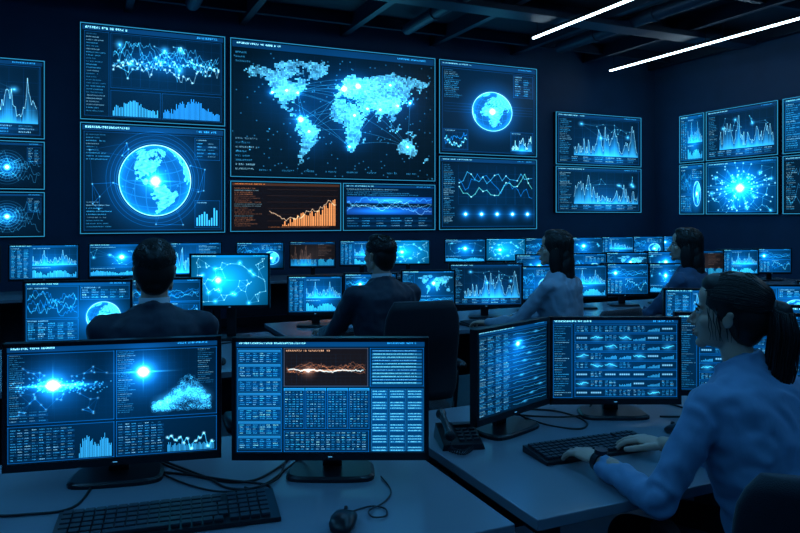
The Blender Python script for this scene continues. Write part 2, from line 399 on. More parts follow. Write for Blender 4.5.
def c_band():
    c = Cv(360, 190, 5, (.0, .06, .13)); W, H = c.w, c.h; c.head()
    c.rect(8, 50, W-8, 78, (.08, .33, .75), .6); c.rect(8, 96, W-8, 128, (.10, .28, .65), .5); c.glow(W*.5, 64, W*.5, CY, 2, .7, ry=22); c.glow(W*.4, 112, W*.5, BL, 1.5, .9, ry=20)
    for i in range(4): c.line(10, 46, W-10, 134, CY if i % 2 else WH, 50, .45, 1.2, .1, .3+.15*i)
    c.table(8, 140, W-8, H-6, 4, 6); c.tblock(8, 16, W-20, 46); return c
def c_circle():
    c = Cv(400, 380, 6); y = c.head(); W, H = c.w, c.h
    c.frame(6, y, W-6, H-6); c.tblock(14, y+8, 90, H*.4); c.rnd_panel(W-98, y+8, W-12, H*.34, 'table'); c.rnd_panel(12, H*.74, 110, H-12, 'line'); c.rnd_panel(W-110, H*.74, W-12, H-12, 'peaks')
    for i in range(4): c.rect(14, H*.45+i*12, W-14, H*.45+i*12+2, BL, .25)
    c.globe(W*.53, H*.52, 84, 20, 1, (0, 0)); return c
def c_lineglow():
    c = Cv(400, 300, 7); y = c.head(); W, H = c.w, c.h
    c.frame(6, y, W-6, H-6); c.tblock(12, y+8, 60, H-14); c.grid(70, y+8, W-12, H*.66, 8, 5)
    c.line(74, y+14, W-16, H*.66, (.4, .92, .82), 20, .8, 1.2, .2, .5, 0, True); c.line(74, y+14, W-16, H*.66, CY, 20, .8, 1.2, .2, .4, 0, True); c.line(74, y+14, W-16, H*.66, BL, 26, .9, None, .2, .6)
    for i in range(5): c.star(100+i*66, H*.8, 38, .9)
    return c
def c_peak(seed):
    c = Cv(340, 220, seed); y = c.head(); W, H = c.w, c.h; c.frame(5, y, W-5, H-5); c.tblock(10, y+8, 60, H-40)
    c.grid(66, y+6, W-10, H-38, 8, 4, .2); c.peaks(66, y+20, W-10, H-38, CY, 80); c.net(80, y+20, W-20, H*.5, 14, CY, .5, 3); c.table(10, H-34, W-10, H-8, 3, 7); return c
def c_burst(seed):
    c = Cv(360, 260, seed, (0, .12, .22)); y = c.head(); W, H = c.w, c.h; cx, cy = W*.5, H*.52; c.glow(cx, cy, W*.55, BL, 1.2, .8)
    for i in range(90):
        a = c.r.rand()*6.28; r = 60+c.r.rand()*150; c.seg(cx, cy, cx+r*math.cos(a), cy+r*.65*math.sin(a), CY, 1.3, .35)
        c.glow(cx+r*math.cos(a), cy+r*.65*math.sin(a), 6, WH, 1.2, .9)
    c.net(10, y+10, W-10, H-10, 70, CY, .6, 10); c.star(cx, cy, 130, 1); c.frame(5, y, W-5, H-5); return c
def c_eye(seed):
    c = Cv(320, 220, seed); y = c.head(); W, H = c.w, c.h
    for i in range(6): c.ring(W*.5, H*.55, 14+i*14, CY, 1.6, .8-.1*i)
    for i in range(60):
        a = c.r.rand()*6.28; c.seg(W*.5+30*math.cos(a), H*.55+30*math.sin(a), W*.5+(60+c.r.rand()*50)*math.cos(a), H*.55+(60+c.r.rand()*50)*.6*math.sin(a), CY, 1.2, .4)
    for i in range(3): c.line(10, y+10, W-10, H-10, CY, 40, .5, None, .14, .3+.15*i)
    c.star(W*.5, H*.55, 70, .9); c.tblock(8, y+6, 50, H-10); c.rnd_panel(W-70, y+6, W-6, H*.45, 'table'); return c
def c_front_left():
    c = Cv(900, 570, 11, (0, .04, .09)); y = c.head(.2); W, H = c.w, c.h; m = W*.5
    c.tblock(12, y+6, 80, H*.62, CY, .5, 5); c.tblock(m+10, y+6, m+90, H*.62, CY, .5, 5); c.tblock(W-90, y+6, W-12, H*.4, CY, .5, 5)
    c.frame(6, y, m-5, H*.66); c.frame(m+4, y, W-6, H*.66); c.grid(10, y+4, m-9, H*.65, 14, 10, .08); c.grid(m+8, y+4, W-9, H*.65, 14, 10, .08)
    c.net(40, y+60, m-30, H*.6, 40, BL, .3, 0)
    c.star(m*.42, H*.34, 170, 1.1, BL); c.glow(m*.5, H*.35, m*.48, BL, 1.4, 1.0, ry=34); c.glow(m*.45, H*.345, m*.46, CY, 1.5, 1.1, ry=10)
    for i in range(260):
        t = c.r.randn()*.22
        if abs(t) < .47: c.glow(m*.5+t*m, H*.35+c.r.randn()*16, 3+4*c.r.rand(), CY, 1.2, .7)
    c.star(m+120, H*.26, 160, 1.2)
    for i in range(700):
        a = c.r.rand(); b = c.r.rand(); X = m+160+a*255; top = 40+135*math.exp(-((a-.62)/.30)**2); Y = H*.61-b*top
        c.ring(X, Y, 2+7*c.r.rand(), CY, 1.2, .32)
    for i in range(7):
        a = .15+i*.12; c.glow(m+160+a*255, H*.60-(40+135*math.exp(-((a-.62)/.30)**2))*.5, 60, CY, 1.4, .45)
    c.frame(6, H*.68, m-5, H-8); c.table(14, H*.70, m*.62, H-14, 12, 9); c.bars(m*.66, H*.72, m-14, H-14, 30, lambda t: .3+.4*abs(math.sin(t*6)), CY, .7)
    c.frame(m+4, H*.68, W-6, H-8); c.table(m+12, H*.70, m+210, H-14, 12, 7); c.line(m+225, H*.72, W-16, H-14, CY, 36, .9, 1.4, .16, .5, 0, True); c.bars(m+225, H*.86, W-16, H-14, 50, lambda t: .5, CY, .6)
    c.table(12, H*.55, 170, H*.65, 4, 4, CY, .5); return c
def c_front_right():
    c = Cv(860, 560, 12, (0, .07, .14)); y = c.head(.35); W, H = c.w, c.h
    c.frame(8, y, 210, H-8)
    for i in range(7):
        yy = y+8+i*(H-y-24)/7; hh = (H-y-24)/7
        c.frame(14, yy, 204, yy+hh-5, CY, .35, 1, .4); c.rect(14, yy, 204, yy+12, CY, .3); c.table(18, yy+14, 200, yy+hh-8, 5, 6, CY, .8)
    c.frame(220, y, 600, y+190, OR, .25)
    c.a[int(y+4):int(y+186), 224:596] = (.06, .055, .07); c.grid(232, y+30, 588, y+176, 16, 8, .12)
    for i in range(6): c.line(232, y+50, 588, y+160, (1, .58, .35), 60, .30, 1.2, .07, .40+.05*i)
    c.glow(400, y+110, 190, (1, .8, .65), 1.8, .6, ry=8); c.line(240, y+92, 580, y+126, WH, 50, 1.0, 2, .1, .5); c.star(330, y+112, 46, .5, (1, .6, .4)); c.text(230, y+8, 200, (1, .75, .55), 8, .7)
    c.frame(610, y, W-8, y+190)
    for i in range(11): c.rect(618, y+10+i*16, W-16, y+20+i*16, CY if i % 3 else BL, .35); c.text(622, y+11+i*16, 200, WH, 5, .6)
    for k in range(4):
        x0 = 220+k*98; c.frame(x0, y+200, x0+92, H*.78); c.rect(x0, y+200, x0+92, y+212, CY, .4); c.table(x0+4, y+214, x0+88, H*.77, 15, 5, CY, .8)
    c.rect(612, y+200, W-8, H-8, BL, .12)
    for k in range(3):
        x0 = 616+k*80; c.frame(x0, y+204, x0+75, H-12, CY, .4, 1, .3)
        for i in range(22):
            if i % 4 != 3: c.rect(x0+4, y+212+i*14, x0+70, y+221+i*14, CY, .24); c.text(x0+6, y+213+i*14, 60, WH, 5, .6)
    c.frame(220, H*.80, 604, H-8); c.table(226, H*.81, 596, H-14, 8, 16, CY, .85); return c
def c_tables(seed, grad=True):
    c = Cv(640, 420, seed, (0, .07, .14)); y = c.head(.3); W, H = c.w, c.h
    c.frame(6, y, W*.16, H-8); c.tblock(12, y+8, W*.15, H-14)
    rows = 8; x0 = W*.18
    for i in range(rows):
        yy = y+(H-y-8)*i/rows; hh = (H-y-8)/rows-5; c.frame(x0, yy, W-8, yy+hh)
        for j in range(7):
            a = x0+8+j*(W-x0-20)/7; b = a+(W-x0-20)/7-10; kind = c.r.randint(5)
            if kind == 0: c.line(a, yy+6, b, yy+hh-6, CY, 18, .9, 1.2, .12); c.glow((a+b)/2, yy+hh/2, 46, CY, 1.8, .6, ry=hh*.7)
            elif kind in (1, 4): c.table(a, yy+6, b, yy+hh-6, 4, 3)
            elif kind == 2: c.bars(a, yy+8, b, yy+hh-6, 12, lambda t: .2+.4*t, CY, .6)
            else:
                for k in range(5): c.glow(a+6+k*(b-a-8)/5, yy+hh*.5, 8, WH, 1.2, .8)
    return c
def c_left_m1():
    c = Cv(420, 420, 31, (0, .06, .12)); y = c.head(.5); W, H = c.w, c.h
    for i in range(11):
        yy = y+(H-y-8)*i/11; hh = (H-y-8)/11; c.table(10, yy+5, W*.45, yy+hh-3, 4, 4); c.line(W*.48, yy+4, W-10, yy+hh-4, CY, 40, .55, 1.0, .09)
        c.glow(W*(.55+.35*c.r.rand()), yy+hh*.5, 26, CY, 1.6, .6, ry=12); c.rect(6, yy, W-6, yy+2, BL, .5)
    c.glow(W*.5, H*.4, W*.5, BL, 1.4, .5); c.star(W*.55, H*.22, 70, .8); return c
def c_net_big():
    c = Cv(360, 240, 41, (.0, .22, .34)); y = c.head(); W, H = c.w, c.h; c.glow(W*.5, H*.5, W*.6, (0.05, .45, .65), 1.0, .7)
    c.net(10, y, W-10, H-10, 80, WH, .6, 12); c.star(W*.35, H*.5, 100, .8); return c
def c_generic(seed, tint=None):
    c = Cv(300, 190, 100+seed, (.0, .10, .18)); y = c.head(); W, H = c.w, c.h; r = c.r; k = seed % 6
    c.glow(W*.5, H*.5, W*.6, BL, 1.2, .35)
    if k == 0:
        c.rnd_panel(4, y, W*.3, H-4, 'table'); c.rnd_panel(W*.32, y, W-4, H*.62, 'peaks'); c.rnd_panel(W*.32, H*.64, W-4, H-4, 'bars')
    elif k == 1:
        c.rnd_panel(4, y, W*.5, H*.6, 'wave'); c.rnd_panel(4, H*.62, W*.5, H-4, 'table'); c.rnd_panel(W*.52, y, W-4, H*.3, 'table'); c.globe(W*.74, H*.6, H*.26, 10, 1)
    elif k == 2:
        c.rnd_panel(4, y, W-4, H*.7, 'net'); c.rnd_panel(4, H*.72, W-4, H-4, 'bars'); c.star(W*.5, H*.4, 80, .9)
    elif k == 3:
        c.rnd_panel(4, y, W*.24, H-4, 'text'); c.map(W*.28, y+8, W-8, H*.66, 1.2, 3); c.rnd_panel(W*.26, H*.7, W-4, H-4, 'wave'); c.star(W*.6, H*.35, 60, .8)
    elif k == 4:
        c.rnd_panel(4, y, W*.6, H-4, 'peaks'); c.rnd_panel(W*.62, y, W-4, H*.5, 'text'); c.rnd_panel(W*.62, H*.52, W-4, H-4, 'bars')
    else:
        c.rnd_panel(4, y, W-4, H*.45, 'wave'); c.rnd_panel(4, H*.47, W*.48, H-4, 'table'); c.rnd_panel(W*.5, H*.47, W-4, H-4, 'line'); c.star(W*.3, H*.3, 60, .8)
    if tint is not None:
        g = c.a.mean(2, keepdims=True); mask = np.zeros_like(g); mask[int(H*.1):int(H*.7)] = 1
        c.a = c.a*(1-mask*.85)+g*mask*.5*np.array(tint, np.float32)
    return c

S = {}
for nm, cv, st in (('analytics', c_analytics(), 2.0), ('globe_big', c_globe_big(), 2.1), ('world_map', c_map(), 2.1), ('orange_chart', c_orange(), 1.4),
                   ('band', c_band(), 1.6), ('circle', c_circle(), 2.0), ('lineglow', c_lineglow(), 1.9), ('peak_a', c_peak(21), 1.8), ('peak_b', c_peak(22), 1.8),
                   ('peak_c', c_peak(23), 1.7), ('peak_d', c_peak(25), 1.8), ('burst', c_burst(24), 1.8), ('eye_a', c_eye(26), 1.7), ('eye_b', c_eye(27), 1.7),
                   ('front_left', c_front_left(), 2.2), ('front_right', c_front_right(), 1.8), ('tables_a', c_tables(13), 1.8), ('tables_b', c_tables(14), 1.8),
                   ('left_m1', c_left_m1(), 1.8), ('net_big', c_net_big(), 1.7)):
    S[nm] = screen_mat('screen_'+nm, cv, st)
GEN = [screen_mat('screen_dash_%d' % i, c_generic(i), 1.8) for i in range(9)]
GENO = screen_mat('screen_dash_amber', c_generic(4, (1.1, .68, .48)), 0.9)

# ------------------------------------------------------------------ room (axis aligned; back wall y=9.58, right wall x=9.32)
XL, XR, YB, YF, ZC = -3.2, 9.32, 9.58, -2.2, 4.3
def slab(name, c, sz, mat):
    b = MB(); b.box((0, 0, 0), sz); return b.obj(name, [mat], c)
T = 0.15
slab('floor', ((XL+XR)/2, (YF+YB)/2, -T/2), (XR-XL+2*T, YB-YF+2*T, T), M_FLOOR)
slab('ceiling', ((XL+XR)/2, (YF+YB)/2, ZC+T/2), (XR-XL+2*T, YB-YF+2*T, T), M_CEIL)
slab('wall_back', ((XL+XR)/2, YB+T/2, ZC/2), (XR-XL+2*T, T, ZC), M_WALL)
slab('wall_front', ((XL+XR)/2, YF-T/2, ZC/2), (XR-XL+2*T, T, ZC), M_WALL)
slab('wall_left', (XL-T/2, (YF+YB)/2, ZC/2), (T, YB-YF, ZC), M_WALL)
slab('wall_right', (XR+T/2, (YF+YB)/2, ZC/2), (T, YB-YF, ZC), M_WALL)
slab('baseboard_back', ((XL+XR)/2, YB-0.01, 0.06), (XR-XL, 0.02, 0.12), M_PANEL)
slab('baseboard_right', (XR-0.01, (YF+YB)/2, 0.06), (0.02, YB-YF-.05, 0.12), M_PANEL)
slab('baseboard_left', (XL+0.01, (YF+YB)/2, 0.06), (0.02, YB-YF-.05, 0.12), M_PANEL)
# ceiling beams / ducts
b = MB()
for i in range(9):
    b.box((-2.4+i*1.45, (YF+YB)/2, 0), (0.09, YB-YF, 0.2))
for i in range(8):
    b.box(((XL+XR)/2, -1.4+i*1.5, 0.02), (XR-XL, 0.07, 0.15))
b.obj('trim_ceiling_beams', [M_BEAM], (0, 0, ZC-0.1))
b = MB()
for k, (x, r) in enumerate(((1.2, .09), (4.1, .08), (6.7, .09))):
    b.cyl((x, YF+.1, ZC-.19), (x, YB-.7, ZC-.19), r, r, 20)
    for i in range(9): b.cyl((x, YF+1+i*1.15, ZC-.19), (x, YF+1.06+i*1.15, ZC-.19), r+.012, r+.012, 20)
b.obj('ceiling_duct', [M_BEAM], smooth=False)
b = MB()
for yy in (7.4,):
    b.box((3, yy, ZC-.28), (12, .3, .015)); b.box((3, yy-.15, ZC-.25), (12, .012, .07)); b.box((3, yy+.15, ZC-.25), (12, .012, .07))
    for i in range(6): b.box((-2.5+i*2.2, yy, ZC-.14), (.015, .015, .28))
b.obj('cable_tray', [M_BEAM])

def pendant(x, y0, y1, mat, w=0.045, z=3.9):
    b = MB(); L = y1-y0
    b.box((0, 0, .03), (w+.01, L, .03), 0); b.box((0, 0, 0.004), (w, L-.02, .022), 1)
    n = max(2, int(L/1.6)+1)
    for i in range(n):
        yy = -L/2+.1+(L-.2)*i/(n-1); b.cyl((0, yy, .04), (0, yy, ZC-z), .004, .004, 6, 0)
    b.obj('linear_pendant_light', [M_BLACK, mat], (x, (y0+y1)/2, z))
pendant(7.92, 1.5, 9.15, M_LED, .028); pendant(5.52, 0.0, 7.9, M_LED, .03)
for x in (-1.6, 1.4, 3.9):  # added out-of-view fill lights, built as pendants to raise the blue ambience
    pendant(x, -1.8, 5.6, M_FILLB)

# ------------------------------------------------------------------ wall displays
def wall_screen(name, a0, z0, a1, z1, mat, wall='back', d=0.07):
    b = MB(); w = a1-a0; h = z1-z0; m = 0.025
    b.box((0, d/2, 0), (w, d, h), 0)
    e = 0.009
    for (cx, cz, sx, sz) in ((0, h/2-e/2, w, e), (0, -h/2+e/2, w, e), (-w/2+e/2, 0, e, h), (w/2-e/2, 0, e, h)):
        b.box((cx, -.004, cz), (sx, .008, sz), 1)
    b.quad(-w/2+m, -h/2+m, w/2-m, h/2-m, -.003, 2)
    if wall == 'back': b.obj(name, [M_BLACK, M_TRIM, mat], ((a0+a1)/2, YB-d-.001, (z0+z1)/2))
    else: b.obj(name, [M_BLACK, M_TRIM, mat], (XR-d-.001, (a0+a1)/2, (z0+z1)/2), -math.pi/2)
W = 'wall_display'
wall_screen(W, -.06, 2.70, 1.705, 3.90, S['analytics']); wall_screen(W, -.06, 1.28, 1.705, 2.665, S['globe_big'])
wall_screen(W, 1.775, 2.03, 4.86, 3.90, S['world_map']); wall_screen(W, 1.775, 1.29, 3.345, 1.975, S['orange_chart']); wall_screen(W, 3.375, 1.29, 4.86, 1.975, S['band'])
wall_screen(W, 4.93, 2.46, 6.72, 3.90, S['circle']); wall_screen(W, 4.93, 1.29, 6.72, 2.42, S['lineglow'])
wall_screen(W, 7.10, 2.36, 8.93, 3.23, S['peak_a']); wall_screen(W, 7.10, 1.56, 8.93, 2.33, S['peak_b'])
wall_screen(W, -2.1, 2.43, -.45, 3.38, S['peak_c']); wall_screen(W, -1.25, 1.82, -.45, 2.40, S['eye_a']); wall_screen(W, -1.25, 1.25, -.45, 1.79, S['eye_b'])
wall_screen(W, -2.1, 1.82, -1.28, 2.40, S['eye_b']); wall_screen(W, -2.1, 1.25, -1.28, 1.79, S['eye_a'])
wall_screen(W, 8.42, 2.40, 8.94, 3.20, GEN[0], 'right'); wall_screen(W, 8.42, 1.53, 8.94, 2.37, GEN[1], 'right')
wall_screen(W, 7.08, 2.40, 8.38, 3.20, S['peak_d'], 'right'); wall_screen(W, 7.08, 1.53, 8.38, 2.37, S['burst'], 'right')
wall_screen(W, 5.7, 2.40, 7.00, 3.20, GEN[3], 'right'); wall_screen(W, 5.7, 1.53, 7.00, 2.37, S['eye_a'], 'right')

# ------------------------------------------------------------------ desks
def desk(x0, x1, y0, y1, z=0.75):
    b = MB(); w = x1-x0; d = y1-y0; t = .03
    b.box((0, 0, z-t/2), (w, d, t), 0)
    b.box((0, d/2-.06, z-.28), (w-.16, .018, .42), 2)
    b.box((0, d/2-.16, z-.10), (w-.3, .14, .02), 1)
    xs = [-w/2+.07, w/2-.07] + ([0] if w > 2.2 else [])
    for x in xs:
        b.box((x, 0, z-t-.02), (.06, d-.08, .04), 1); b.box((x, .08, (z-.05)/2), (.07, .09, z-.09), 1); b.box((x, 0, .02), (.07, d-.1, .035), 1)
    b.box((0, -d/2+.12, z-t-.02), (w-.14, .04, .035), 1)
    b.obj('office_desk', [M_DESK, M_STEEL, M_PANEL], ((x0+x1)/2, (y0+y1)/2, 0), bevel=.003)
desk(-1.35, .955, 1.44, 2.42); desk(1.018, 3.45, 1.436, 2.42)
desk(-1.9, 1.08, 3.42, 4.5); desk(1.14, 4.75, 4.05, 4.85)
desk(3.05, 4.9, 2.55, 3.2); desk(3.7, 7.7, 5.3, 6.05)
desk(-2.9, 1.35, 7.15, 7.95); desk(1.5, 8.7, 7.95, 8.75)

def monitor(x, y, yaw, w, h, zb, mat, zd=.75, bz=.012):
    """centre (x,y) of the screen face; zb = bottom edge height of the panel"""
    b = MB(); cz = zb+h/2; W2 = w/2; H2 = h/2
    b.box((0, .018, cz), (w, .022, h), 0)
    b.box((0, .036, cz), (w*.8, .03, h*.7), 0)
    for (cx, c2, sx, sz) in ((0, cz+H2-bz/2, w, bz), (0, cz-H2+bz*.9, w, bz*1.8), (-W2+bz/2, cz, bz, h), (W2-bz/2, cz, bz, h)):
        b.box((cx, .004, c2), (sx, .010, sz), 0)
    b.quad(-W2+bz*.8, cz-H2+bz*1.6, W2-bz*.8, cz+H2-bz*.8, .004, 1)
    b.box((0, .004-.006, zb+bz*.9), (.012, .002, .002), 2)
    b.box((0, .07, (zd+cz)/2+.01), (.055, .02, cz-zd), 0); b.cyl((0, .03, cz), (0, .075, cz), .03, .03, 14, 0)
    R = []
    for z, s in ((zd+.0005, 1.0), (zd+.010, 1.0), (zd+.016, .93)):
        ring = []
        for i in range(28):
            a = 2*math.pi*i/28; ca, sa = math.cos(a), math.sin(a)
            px = .125*abs(ca)**.5*(1 if ca > 0 else -1)*(1-.12*sa); py = .085*abs(sa)**.5*(1 if sa > 0 else -1)
            ring.append((px*s, .05+py*s, z))
        R.append(ring)
    b.rings(R, 0)
    b.obj('computer_monitor', [M_BLACK, mat, M_PWR], (x, y, 0), yaw, bevel=.002)
D = math.radians
monitor(.638, 1.906, D(-24), .563, .35, .802, S['front_right']); monitor(.076, 2.12, D(-11.4), .578, .352, .80, S['front_left'])
monitor(1.36, 2.05, D(20), .42, .318, .81, S['left_m1']); monitor(1.796, 2.043, D(-24), .49, .325, .80, S['tables_a']); monitor(2.31, 1.93, D(-30), .49, .325, .80, S['tables_b'])
monitor(2.85, 1.9, D(-40), .49, .325, .80, GEN[0])
monitor(-.034, 3.95, D(-14), .53, .33, .84, GEN[1]); monitor(.40, 4.05, D(-14), .40, .30, .86, GEN[5]); monitor(.795, 4.28, D(-20), .48, .335, .94, S['net_big']); monitor(-.75, 3.95, D(-5), .5, .32, .84, GEN[4])
for x, y, w, h, g in ((1.417, 4.55, .38, .27, 0), (1.83, 4.58, .38, .27, 5), (2.27, 4.55, .40, .28, 3), (2.68, 4.42, .55, .325, 4), (3.2, 4.55, .4, .28, 1), (3.66, 4.55, .42, .28, 0), (4.1, 4.55, .42, .28, 5), (4.5, 4.5, .3, .27, 2)):
    monitor(x, y, D(-20), w, h, .83, GEN[g] if g != 4 else S['peak_a'])
for x, g in ((3.22, 6), (3.78, 7), (4.34, 1), (4.72, 5)):
    monitor(x, 2.9 + (0 if x < 4.6 else -.02), D(-28), .5 if x < 4.6 else .3, .27, .82, GEN[g])
for i in range(7):
    monitor(4.0+i*.54, 5.62, D(-25), .46, .30, .83, GEN[(i*5+2) % 9] if i != 4 else GENO)
for i, x in enumerate((-2.4, -1.72, -1.03, -.36, .33, 1.0)):
    monitor(x, 7.5, D(-8), .62, .35, .88, GEN[(i*2+3) % 9])
xs = [1.9, 2.55, 3.2, 3.85, 4.7, 5.35, 5.98, 6.7, 7.3, 7.9, 8.4]
for i, x in enumerate(xs):
    monitor(x, 8.3, D(-20), .57 if x < 8.3 else .45, .33, .86, (S['net_big'] if i in (3, 5,) else GENO if i == 1 else GEN[(i*4+1) % 9]))

# ------------------------------------------------------------------ small desk objects
def keyboard(x, y, yaw, w=.44, d=.14, z=.75):
    b = MB()
    b.add([(-w/2, -d/2, .001), (w/2, -d/2, .001), (w/2, d/2, .001), (-w/2, d/2, .001), (-w/2, -d/2, .012), (w/2, -d/2, .012), (w/2, d/2, .022), (-w/2, d/2, .022)],
          [(0,3,2,1),(4,5,6,7),(0,1,5,4),(1,2,6,5),(2,3,7,6),(3,0,4,7)], 0)
    n = 20; kw = (w-.02)/n; kd = (d-.02)/6
    for r in range(6):
        c = 0
        while c < n:
            wd = 1
            if r == 0 and c == 4: wd = 6
            elif c in (0, 13) and r in (1, 2, 3): wd = 1.5 if c == 13 else 1
            if c in (15,): c += .5; continue
            if c+wd > n: break
            cx = -w/2+.01+(c+wd/2)*kw; cy = -d/2+.01+(r+.5)*kd; cz = .012+.010*(cy+d/2)/d+.004
            b.box((cx, cy, cz), (kw*wd-.0035, kd-.0035, .009), 1); c += wd
    b.obj('computer_keyboard', [M_BLACK, M_KEY], (x, y, z), yaw, bevel=.0012)
keyboard(.19, 1.80, D(-7), .52, .165); keyboard(1.479, 1.79, D(-3), .43, .14)
keyboard(.3, 3.62, 0, .42, .14); keyboard(1.6, 4.2, D(5), .4, .13); keyboard(2.55, 4.2, D(5), .4, .13)
def mouse(x, y, yaw, z=.75, cord=None):
    b = MB(); R = []
    prof = [(-.055, .012, .010), (-.048, .024, .022), (-.03, .031, .034), (-.005, .032, .038), (.02, .030, .033), (.04, .027, .022), (.052, .018, .012)]
    for (yy, hw, hh) in prof:
        R.append([(hw*math.copysign(abs(math.cos(a))**.8, math.cos(a)), yy, max(0.001, hh*.5+hh*.5*math.sin(a))) for a in [2*math.pi*i/16 for i in range(16)]])
    b.rings(R, 0); b.cyl((-.003, .028, .03), (.003, .028, .03), .008, .008, 12, 1)
    if cord: b.tube([(0, .05, .008)]+cord, .0022, 6, 1)
    b.obj('computer_mouse', [M_BLACK, M_KEY], (x, y, z), yaw, smooth=True)
def smooth_path(pts, k=8):
    P = [Vector(p) for p in pts]; Q = []
    for i in range(len(P)-1):
        p0, p1, p2, p3 = P[max(i-1, 0)], P[i], P[i+1], P[min(i+2, len(P)-1)]
        for j in range(k):
            t = j/k; Q.append(.5*((2*p1)+(p2-p0)*t+(2*p0-5*p1+4*p2-p3)*t*t+(3*p1-p0-3*p2+p3)*t**3))
    Q.append(P[-1]); return Q
mouse(.57, 1.60, D(-30), cord=smooth_path([(0, .055, .006), (.02, .09, .004), (.055, .115, .004), (.09, .10, .004), (.095, .06, .004), (.065, .045, .006), (.05, .08, .007), (.08, .14, .004), (.09, .22, .004), (.05, .32, .004)], 6))
mouse(1.86, 1.80, D(0)); mouse(.62, 3.62, 0); mouse(1.95, 4.2, 0); mouse(2.9, 4.2, 0)
# desk phone
b = MB()
b.add([(-.07, -.075, .001), (.07, -.075, .001), (.07, .075, .001), (-.07, .075, .001), (-.065, -.07, .018), (.065, -.07, .018), (.065, .07, .050), (-.065, .07, .050)],
      [(0,3,2,1),(4,5,6,7),(0,1,5,4),(1,2,6,5),(2,3,7,6),(3,0,4,7)], 0)
b.limb([(-.045, -.07, .048), (-.045, -.04, .060), (-.045, .04, .076), (-.045, .07, .078)], [.017, .011, .011, .018], 0)
for i in range(3):
    for j in range(4): b.box((.0+i*.024, -.045+j*.021, .026+j*.0045), (.017, .014, .007), 1)
b.box((.024, .05, .049), (.07, .028, .004), 2)
cc = [(-.045, -.08, .03)]
for i in range(60): cc.append((-.05+.0012*i+.008*math.cos(i*1.3), -.09-.035*math.sin(i*.053), .012+.008*math.sin(i*1.3)))
b.tube(cc, .002, 5, 1)
b.obj('desk_phone', [M_BLACK, M_KEY, M_PANEL], (1.125, 2.03, .75), D(-16), bevel=.002)
def cable(pts, r=.0035):
    b = MB(); b.tube(smooth_path(pts), r, 8); b.obj('power_cable', [M_RUBBER], smooth=True)
z = .7545
cable([(.12, 2.20, .95), (.16, 2.24, .80), (.22, 2.20, z), (.33, 2.02, z), (.42, 1.97, z), (.50, 2.02, z), (.60, 2.14, z), (.66, 2.25, z), (.66, 2.3, .74+.02)])
cable([(.66, 1.99, .95), (.62, 2.05, .80), (.54, 2.02, z), (.44, 1.92, z), (.36, 1.94, z), (.31, 2.06, z), (.20, 2.27, z)])
cable([(.10, 2.22, z), (.26, 2.10, z), (.36, 1.99, z+.006), (.46, 1.92, z), (.44, 1.86, z), (.40, 1.93, z)])
cable([(.14, 2.28, z), (.24, 2.05, z), (.33, 1.93, z), (.42, 1.90, z+.006), (.50, 1.96, z), (.56, 2.1, z)], .0028)
cable([(-.25, 2.02, z), (-.14, 1.98, z), (-.02, 1.99, z), (.05, 2.28, z), (.1, 2.36, z)])
cable([(1.38, 2.12, .95), (1.42, 2.15, .8), (1.5, 2.08, z), (1.58, 1.98, z), (1.66, 2.05, z), (1.64, 2.2, z), (1.5, 2.3, z)])
cable([(1.82, 2.12, .95), (1.8, 2.17, .79), (1.72, 2.13, z), (1.62, 2.1, z+.006), (1.52, 2.18, z), (1.4, 2.3, z)])
cable([(1.95, 1.98, z), (2.05, 1.94, z), (2.12, 2.0, z), (2.1, 2.15, z), (2.0, 2.3, z)])
cable([(.2, 2.9+1.2, .9), (.25, 4.15, .76), (.5, 4.1, z), (.9, 4.2, z), (1.0, 4.05, z), (.8, 3.9, z), (.9, 3.75, z)])

